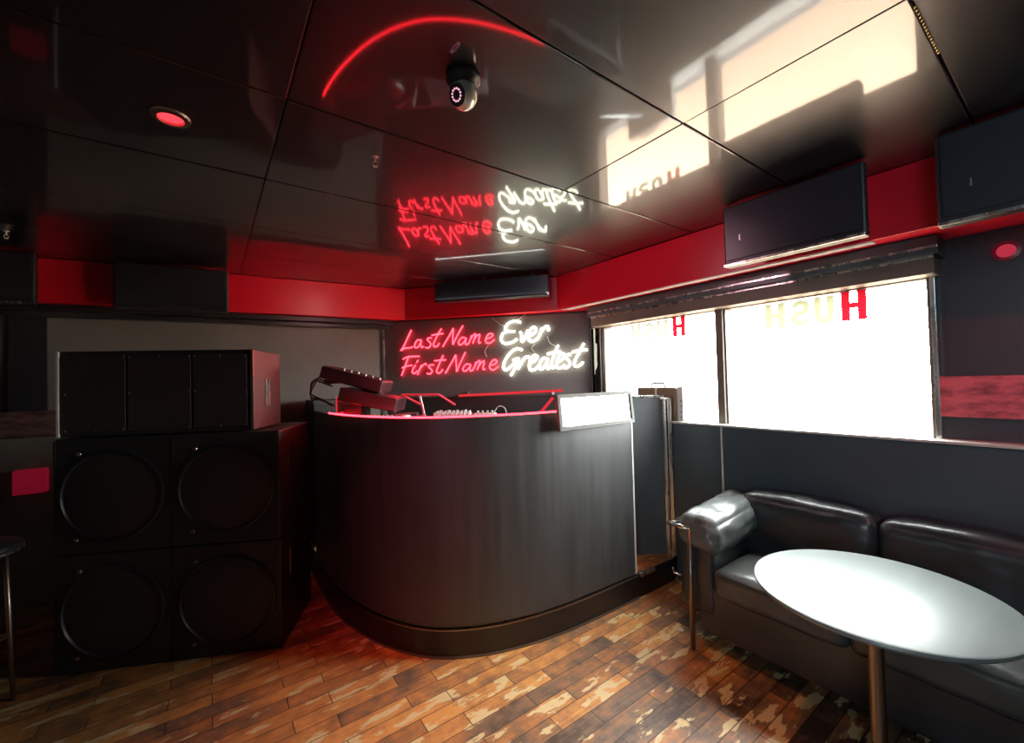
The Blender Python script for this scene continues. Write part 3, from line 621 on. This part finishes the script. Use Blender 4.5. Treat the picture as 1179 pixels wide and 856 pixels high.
# ================================================================== televisions
def tv(label, p, d, L, z0, z1, th=.06, lip='metal', back=.16):
    f = frameZ((p[0], p[1], 0), (d[0], d[1], 0))
    r = thing('television', label, 'television', tuple(f @ Vector((L/2, th, (z0+z1)/2))), 0, 'televisions round the room')
    bd = P(MB().box(0, L, .008, th, z0, z1, f), 'body', M['black'], r, bevel=.01)
    P(MB().box(.018, L-.018, .0, .009, z0+.035, z1-.018, f), 'screen', M['screen'], r)
    P(MB().box(.004, L-.004, -.004, .012, z0+.002, z0+.016, f), 'lower_bezel', M[lip], r, bevel=.002)
    P(MB().box(L/2-.12, L/2+.12, th, th+back, (z0+z1)/2-.05, (z0+z1)/2+.05, f), 'bracket', M['black'], r)
    P(MB().box(L*.14, L*.14+.006, -.002, .006, z0+.13, z0+.16, f), 'badge', M['metal'], r)
    return r
tv('black television over the windows, fully in view, with a pale strip along its lower edge', (2.31, 1.178), (0, -1), .62, 2.086, 2.418, back=.19)
tv('black television cut off by the right edge of the photo, above the red wall light', (2.33, .345), (0, -1), .66, 2.055, 2.418, back=.17)
tv('dark television on the left wall between two red stretches of bulkhead', (-.54, 4.02), (.995, -.1), .675, 2.085, 2.418, lip='black', back=.08)
tv('dark television cut off by the left edge of the photo', (-1.58, 4.03), (1, -.0), .67, 2.075, 2.418, lip='metal', back=.17)

# ================================================================== speakers
sd = Vector((.8985, -.439, 0))
def sub(s0, z0):
    f = frameZ((-.671+sd.x*s0, 3.258+sd.y*s0, z0), sd)
    r = thing('subwoofer', '', 'speaker', tuple(f.translation), math.atan2(sd.y, sd.x), 'stacked subwoofers')
    def Q(mb, n, m, **k): return mb.build(n, m, r, **k)
    Q(MB().box(0, .553, 0, .55, 0, .620), 'cabinet', M['cab'], bevel=.008)
    rot = Matrix.Translation((.2765, -.001, .31)) @ Matrix.Rotation(PI/2, 4, 'X')
    Q(MB().lathe([(.248, -.002), (.248, .010), (.238, .014), (.232, .004), (.232, -.002)], seg=48, mtx=rot), 'grille_ring', M['black'], smooth='auto')
    Q(MB().lathe([(.232, .004), (.18, .012), (.09, .016), (0, .017)], seg=48, mtx=rot), 'grille', M['grille'], smooth=True)
    for z in (.08, .535):
        Q(MB().lathe([(0, .005), (.009, .005), (.013, 0), (0, 0)], seg=16, mtx=Matrix.Translation((.115 if z > .3 else .10, -.001, z)) @ Matrix.Rotation(PI/2, 4, 'X')), 'badge', M['chromedull'])
    Q(MB().box(.553, .557, .14, .30, .36, .52), 'handle', M['chromedull'], bevel=.002)
    Q(MB().box(-.003, .008, -.003, .008, .01, .61), 'corner_strip', M['black'])
    return r
s00 = sub(0, 0)
def sub_at(s0, z0, label):
    o = s00 if (s0 == 0 and z0 == 0) else copy_thing(s00)
    f = Vector((-.671, 3.258, 0))+sd*s0; o.location = (f.x, f.y, z0); o['label'] = label
sub_at(0, 0, 'black subwoofer on the floor, lower left of the stack of four')
sub_at(.560, 0, 'black subwoofer on the floor, lower right of the stack of four')
sub_at(0, .625, 'black subwoofer under the wide speaker, upper left of the stack, with a round grille')
sub_at(.560, .625, 'black subwoofer under the wide speaker, upper right of the stack, by the counter')
fs = frameZ((-.655, 3.252, 1.249), sd)
r = thing('loudspeaker', 'wide black loudspeaker with three riveted grille panels on top of the subwoofers', 'speaker', tuple(fs.translation), math.atan2(sd.y, sd.x))
def Q(mb, n, m, **k): return mb.build(n, m, r, **k)
Q(MB().box(0, .955, .006, .42, .004, .468), 'cabinet', M['cab'], bevel=.006)
mb = MB(); fz = .03
for x0, x1 in ((.028, .318), (.330, .640), (.652, .928)):
    g = Q(MB().box(x0, x1, -.002, .012, .03, .440), 'grille', M['grille'], bevel=.002)
    for px in (x0+.008, (x0+x1)/2, x1-.008):
        for pz in (.037, .235, .433):
            if px == (x0+x1)/2 and pz == .235: continue
            Q(MB().lathe([(0, .003), (.003, .002), (.004, 0), (0, 0)], seg=8, mtx=Matrix.Translation((px, -.002, pz)) @ Matrix.Rotation(PI/2, 4, 'X')), 'rivet', M['metal'])
sp = Q(MB().box(.955, .961, .012, .415, .006, .464), 'side_panel', M['redside'], bevel=.002)
for y in (.16, .20): Q(MB().box(.961, .972, y, y+.018, .13, .30), 'handle', M['metal'], bevel=.003)
Q(MB().box(-.006, .005, -.004, .012, .006, .466), 'corner_strip', M['white'])  # white paint stands for light catching this edge
Q(MB().box(.949, .962, -.004, .010, .006, .466), 'corner_strip', M['chromedull'])

# ================================================================== seating
def sofa():
    y1 = 1.33; x0, x1 = 2.165, 2.775
    r = thing('sofa', 'black leather sofa with square arm against the wall under the windows', 'sofa', (2.47, .4, 0))
    ye = -.95
    P(MB().box(x0+.02, x1, ye, y1-.015, .10, .36), 'base', M['leather'], r, bevel=.015)
    # arms
    P(MB().cushion(x0+.01, x1-.005, 1.225, 1.425, .20, .60, r=.03, puff=.012, wr=.008, seed=2, n=12), 'arm', M['leather'], r, smooth=True)
    P(MB().cushion(x0-.012, x1-.005, 1.175, 1.435, .535, .712, r=.075, puff=.020, wr=.015, seed=3, n=22, mtx=Matrix.Translation((2.165, 0, .45)) @ Matrix.Rotation(math.radians(-5), 4, 'Y') @ Matrix.Translation((-2.165, 0, -.45))), 'arm_cushion', M['leatherarm'], r, smooth=True)
    P(MB().cushion(x0-.01, x1-.005, ye, ye+.20, .22, .70, r=.055, puff=.02, wr=.008, seed=5, n=16), 'arm', M['leather'], r, smooth=True)
    ys = [1.215, .635, .085, -.43, -.75]
    for i, (a, b) in enumerate(zip(ys, ys[1:])):
        P(MB().cushion(x0-.03, 2.62, b+.004, a-.004, .33, .475, r=.035, puff=.018, wr=.006, seed=10+i, n=18), 'seat_cushion', M['leatherseat'], r, smooth=True)
    for i, (a, b) in enumerate(zip(ys, ys[1:])):
        P(MB().cushion(2.565, 2.770, b+.004, a-.004+(.06 if i == 0 else 0), .40, .785-(.0 if i else -.005), r=.05, puff=.02, wr=.009, seed=20+i, n=18), 'back_cushion', M['leather'], r, smooth=True)
    # chrome tube frame
    fx, fy = 2.140, 1.335
    P(MB().tube([(fx, fy, .0), (fx, fy, .655)], .013, 12), 'leg', M['chromedull'], r, smooth=True)
    P(MB().tube([(2.74, 1.455, .0), (2.74, 1.455, .655)], .013, 12), 'leg', M['chromedull'], r, smooth=True)
    P(MB().tube([(fx, 1.455, .655), (2.74, 1.455, .655)], .012, 12), 'arm_rail', M['chrome'], r, smooth=True)
    P(MB().tube([(fx, fy-.005, .652), (fx, 1.47, .655)], .012, 12), 'rail_stub', M['chrome'], r, smooth=True)
    P(MB().tube([(2.152, 1.40, .375), (2.152, 1.445, .375), (2.152, 1.452, .40)], .008, 8), 'hook', M['chrome'], r, smooth=True)
    for y in (ye-.015,):
        P(MB().tube([(fx, y, .0), (fx, y, .655)], .013, 12), 'leg', M['chromedull'], r, smooth=True)
        P(MB().tube([(2.74, y, .0), (2.74, y, .655)], .013, 12), 'leg', M['chromedull'], r, smooth=True)
    return r
sofa()

tb = thing('round_table', 'round glossy black pedestal table in front of the black sofa', 'table', (1.955, .497, 0))
P(MB().lathe([(0, .700), (.368, .700), (.375, .697), (.377, .690), (.372, .682), (.360, .680), (0, .680)], c=(1.955, .497, 0), seg=96), 'tabletop', M['tabletop'], tb, smooth='auto')
P(MB().lathe([(.0, .679), (.11, .679), (.11, .668), (.03, .66), (.024, .63), (.024, .03), (0, .03)], c=(1.955, .497, 0), seg=32), 'column', M['chromedull'], tb, smooth='auto')
P(MB().lathe([(0, .034), (.03, .034), (.06, .022), (.17, .010), (.18, .001), (0, .001)], c=(1.955, .497, 0), seg=48), 'base', M['black'], tb, smooth='auto')

st = thing('bar_stool', 'dark bar stool with thin steel legs cut off by the left edge of the photo', 'stool', (-.915, 3.10, 0))
P(MB().lathe([(0, .785), (.14, .785), (.165, .775), (.172, .76), (.165, .745), (0, .74)], c=(-.915, 3.10, 0), seg=40), 'seat', M['black'], st, smooth='auto')
P(MB().lathe([(.166, .752), (.174, .752), (.174, .742), (.166, .742)], c=(-.915, 3.10, 0), seg=40), 'seat_rim', M['metal'], st)
for k in range(4):
    a = math.radians(20+90*k)
    P(MB().tube([(-.915+.11*math.cos(a), 3.10+.11*math.sin(a), .742), (-.915+.135*math.cos(a), 3.10+.135*math.sin(a), .001)], .011, 10), 'leg', M['chromedull'], st, smooth=True)
    b = a+PI/2
    P(MB().tube([(-.915+.124*math.cos(a), 3.10+.124*math.sin(a), .32), (-.915+.124*math.cos(b), 3.10+.124*math.sin(b), .32)], .007, 8), 'stretcher', M['chromedull'], st)

# ================================================================== booth gate and things on the sill
gt = thing('booth_gate', 'black gate leaf with a thin metal edge closing the gap beside the counter', 'gate', (2.79, 1.93, .165))
g0, g1 = Vector((2.765, 1.90, 0)), Vector((2.44, 2.13, 0))
gf = frameZ(g1, g0-g1); gl = (g0-g1).length
P(MB().box(0, gl, 0, .025, .172, 1.345, gf), 'leaf', M['gate'], gt, bevel=.003)
mb = MB(); mb.box(-.004, gl+.004, -.004, .029, 1.342, 1.356, gf); mb.box(gl-.008, gl+.004, -.004, .029, .172, 1.342, gf)
P(mb, 'metal_edge', M['metal'], gt)
P(MB().box(2.745, 2.765, 1.878, 1.896, .163, 1.325), 'post', M['metal'], gt, bevel=.002)
P(MB().box(2.725, 2.79, 1.866, 1.90, 1.325, 1.338), 'post_cap', M['white'], gt, bevel=.002)

bc = thing('briefcase', 'small brown leather case with a handle standing on the sill behind the gate', 'case', (2.83, 1.985, 1.15))
P(MB().box(2.795, 2.865, 1.815, 2.160, 1.151, 1.415), 'body', M['leatherbrown'], bc, bevel=.012)
P(MB().tube(catmull([(2.83, 1.93, 1.412), (2.83, 1.93, 1.438), (2.83, 1.945, 1.444), (2.83, 2.03, 1.444), (2.83, 2.045, 1.438), (2.83, 2.045, 1.412)], 4), .008, 8), 'handle', M['black'], bc, smooth=True)
P(MB().box(2.79, 2.795, 1.975, 1.99, 1.33, 1.418), 'strap', M['white'], bc)
dv = thing('wall_unit', 'upright white plastic unit standing on the sill beside the brown case', 'device', (2.83, 1.785, 1.164))
P(MB().box(2.80, 2.86, 1.762, 1.808, 1.165, 1.418), 'body', M['whiteplastic'], dv, bevel=.005)
for k in range(4): P(MB().box(2.797, 2.80, 1.772, 1.78, 1.19+.04*k, 1.20+.04*k), 'button', M['black'], dv)

# ================================================================== small things on ceiling, wall and floor
cc = thing('security_camera', 'small turret security camera on the ceiling with a ring of infrared lights', 'camera', (.64, 1.10, CEIL))
P(MB().lathe([(0, 2.428), (.050, 2.428), (.052, 2.415), (.040, 2.400), (0, 2.400)], c=(.64, 1.10, 0), seg=32), 'base', M['black'], cc, smooth='auto')
mm = Matrix.Translation((.64, 1.10, 2.372))
aim = Vector((-.80, -.22, -.36)).normalized()
mr = mm @ aim.to_track_quat('Z', 'Y').to_matrix().to_4x4()
P(MB().lathe([(0, -.042)]+[(.042*math.sin(a), -.042*math.cos(a)) for a in [PI*k/14 for k in range(1, 11)]]+[(.032, .030), (0, .030)], seg=32, mtx=mr), 'housing', M['camwhite'], cc, smooth='auto')
fcam = P(MB().lathe([(0, .033), (.030, .033), (.032, .028), (0, .028)], seg=28, mtx=mr), 'lens', M['groove'], cc)
for k in range(12):
    a = 2*PI*k/12
    P(MB().lathe([(0, .003), (.0022, .002), (.003, 0), (0, 0)], seg=6, mtx=mr @ Matrix.Translation((.0165*math.cos(a), .0165*math.sin(a), .033))), 'infrared_light', M['irled'], cc, parent=fcam)

dl = thing('downlight', 'round recessed downlight glowing red in the left part of the ceiling', 'light', (-.095, 1.815, CEIL))
P(MB().lathe([(.040, 2.430), (.056, 2.428), (.054, 2.420), (.038, 2.418), (.036, 2.430)], c=(-.095, 1.815, 0), seg=40), 'trim_ring', M['chromedull'], dl, smooth='auto')
P(MB().lathe([(0, 2.420), (.024, 2.421), (.036, 2.426), (.036, 2.430), (0, 2.430)], c=(-.095, 1.815, 0), seg=32), 'lens', M['redlens'], dl)

wl = thing('wall_light', 'round red light on the dark wall right of the windows', 'light', (2.87, .215, 2.0))
mr = Matrix.Translation((WX+.002, .213, 2.025-.01)) @ Matrix.Rotation(-PI/2, 4, 'Y')
P(MB().lathe([(.030, 0), (.045, .0), (.044, .012), (.030, .016)], seg=32, mtx=mr), 'trim_ring', M['ringdim'], wl, smooth='auto')
P(MB().lathe([(0, .012), (.020, .011), (.030, .006), (.030, 0), (0, 0)], seg=32, mtx=mr), 'lens', M['redlens_dim'], wl)

def hook(x, y, label):
    r = thing('sprinkler', label, 'sprinkler', (x, y, CEIL), 0, 'ceiling sprinklers'); r.scale = (.7, .7, .7)
    r_ = r
    MB().lathe([(0, -.001), (.020, -.001), (.018, -.006), (.006, -.010), (.006, -.030), (.010, -.034), (0, -.036)], seg=16).build('body', M['metal'], r_, smooth='auto')
    MB().tube([(.010, 0, -.034), (.014, 0, -.048), (.004, 0, -.060), (-.004, 0, -.060), (-.014, 0, -.048), (-.010, 0, -.034)], .0025, 6).build('yoke', M['metal'], r_)
    MB().lathe([(0, -.060), (.014, -.060), (.013, -.064), (0, -.064)], seg=16).build('deflector', M['metal'], r_)
    return r
hk = hook(.562, 1.694, 'small metal sprinkler head in the middle of the ceiling, lower left of the security camera')
for x, y, lab in ((-.93, 3.62, 'small metal sprinkler head near the left edge of the photo'), (2.02, 3.20, 'small metal sprinkler head just in front of the long black box')):
    c = copy_thing(hk); c.location = (x, y, CEIL); c['label'] = lab

rb = thing('wall_box', 'small red box low on the left wall beside the speaker stack', 'box', (-1.01, 4.36, .88))
P(MB().box(-1.09, -.93, 4.33, 4.40, .80, .965), 'body', M['redbox'], rb, bevel=.006)
bd = thing('bead_string', 'string of small gold beads stuck in the ceiling joint at the top right', 'beads', (1.6, .24, CEIL))
for k in range(16):
    P(MB().lathe([(0, .004), (.0042, 0), (0, -.004)], c=(1.47+k*.018, .238, 2.424), seg=8), 'bead', M['gold'], bd, smooth=True)
cp = tag(MB().lathe([(0, .004), (.014, .003), (.016, .0005), (0, .0005)], c=(2.245, 1.475, 0), seg=20).build('bottle_cap', M['white']), 'small white bottle cap on the floor beside the sofa leg', 'bottle cap')

# ================================================================== light
W = bpy.data.worlds.new('daylight'); SC.world = W; W.use_nodes = True
nt = W.node_tree; bg = nt.nodes['Background']
tc = nt.nodes.new('ShaderNodeTexCoord'); sx = nt.nodes.new('ShaderNodeSeparateXYZ'); rp = nt.nodes.new('ShaderNodeValToRGB')
nt.links.new(tc.outputs['Generated'], sx.inputs[0])
mr_ = nt.nodes.new('ShaderNodeMapRange'); mr_.inputs['From Min'].default_value = -1; mr_.inputs['From Max'].default_value = 1
nt.links.new(sx.outputs['Z'], mr_.inputs['Value']); nt.links.new(mr_.outputs['Result'], rp.inputs['Fac'])
rp.color_ramp.elements[0].position = .45; rp.color_ramp.elements[0].color = (.9, .82, .74, 1)
rp.color_ramp.elements[1].position = .55; rp.color_ramp.elements[1].color = (.93, 1, .98, 1)
nt.links.new(rp.outputs['Color'], bg.inputs['Color'])
bg.inputs['Strength'].default_value = 42

def area(name, loc, target, sx_, sy_, power, color, spread=None, portal=False):
    l = bpy.data.lights.new(name, 'AREA'); l.shape = 'RECTANGLE'; l.size = sx_; l.size_y = sy_; l.energy = power; l.color = color
    if spread: l.spread = math.radians(spread)
    o = bpy.data.objects.new(name, l); COL.objects.link(o); o.location = loc
    o.rotation_euler = (Vector(target)-Vector(loc)).to_track_quat('-Z', 'Z').to_euler()
    if portal: l.cycles.is_portal = True
    return o
def spot(name, loc, target, power, color, size=70, blend=.6, r=.03):
    l = bpy.data.lights.new(name, 'SPOT'); l.energy = power; l.color = color; l.spot_size = math.radians(size); l.spot_blend = blend; l.shadow_soft_size = r
    o = bpy.data.objects.new(name, l); COL.objects.link(o); o.location = loc
    o.rotation_euler = (Vector(target)-Vector(loc)).to_track_quat('-Z', 'Y').to_euler()
    return o
for nm, a, b in (('portal_a', .45, 1.47), ('portal_b', 1.51, 2.54)):
    area(nm, (2.94, (a+b)/2, 1.555), (0, (a+b)/2, 1.555), b-a, .81, 1, (1, 1, 1), portal=True)
spot('red_downlight', (-.095, 1.815, 2.40), (.22, 1.90, 0), 30, (1, .05, .03), 44, .9)
spot('bulkhead_wash', (.75, 2.55, 2.36), (.85, 4.05, 2.22), 9, (1, .45, .42), 62, .9)  # unseen spot added to brighten the left bulkhead
spot('red_floor_fill', (.35, .55, 2.40), (.62, 1.15, 0), 24, (1, .13, .04), 70, .9)  # unseen spot added to lighten and redden the floor
area('room_fill', (-2.8, -1.6, 1.7), (2.8, .5, 1.2), 1.6, 1.2, 5, (.70, .88, 1.0), spread=60)  # unseen fill added to lift the window wall
spot('red_counter_spot', (.25, .75, 2.40), (.92, 2.25, .78), 75, (1, .05, .13), 30, 1.0)  # unseen spot added for the red tint on the counter front
spot('bulkhead_wash_right', (1.25, 1.75, 2.37), (2.57, 1.65, 2.22), 10, (1, .5, .6), 110, .9, .05)  # unseen spot added to brighten the right bulkhead
spot('red_booth_spot', (1.0, 2.05, 2.40), (1.15, 2.78, 1.28), 38, (1, .14, .18), 46, .9, .02)  # unseen spot added in place of LED spill on the gear
spot('warm_downlight', (1.35, 1.0, 2.40), (1.35, 1.35, 0), 34, (1, .34, .10), 72, 1.0, .06)
spot('wall_wash', (1.0, -1.0, 2.38), (2.85, .45, 1.65), 24, (.52, .85, 1.0), 74, .7, .25)  # unseen spot added as fill on wainscot and window wall
spot('red_downlight_far', (1.75, -.5, 2.40), (2.88, .0, 1.37), 30, (1, .08, .10), 60, .8)

# ================================================================== camera
cam = bpy.data.cameras.new('camera'); co = bpy.data.objects.new('camera', cam); COL.objects.link(co)
cam.sensor_width = 36; cam.lens = 484.2435/1179*36; cam.clip_start = .02
co.matrix_world = CAMM
SC.camera = co
SC.view_settings.view_transform = 'Standard'
SC.view_settings.look = 'None'
SC.view_settings.exposure = 0.0
SC.view_settings.gamma = 1.12
SC.cycles.max_bounces = 10
SC.cycles.sample_clamp_indirect = 6
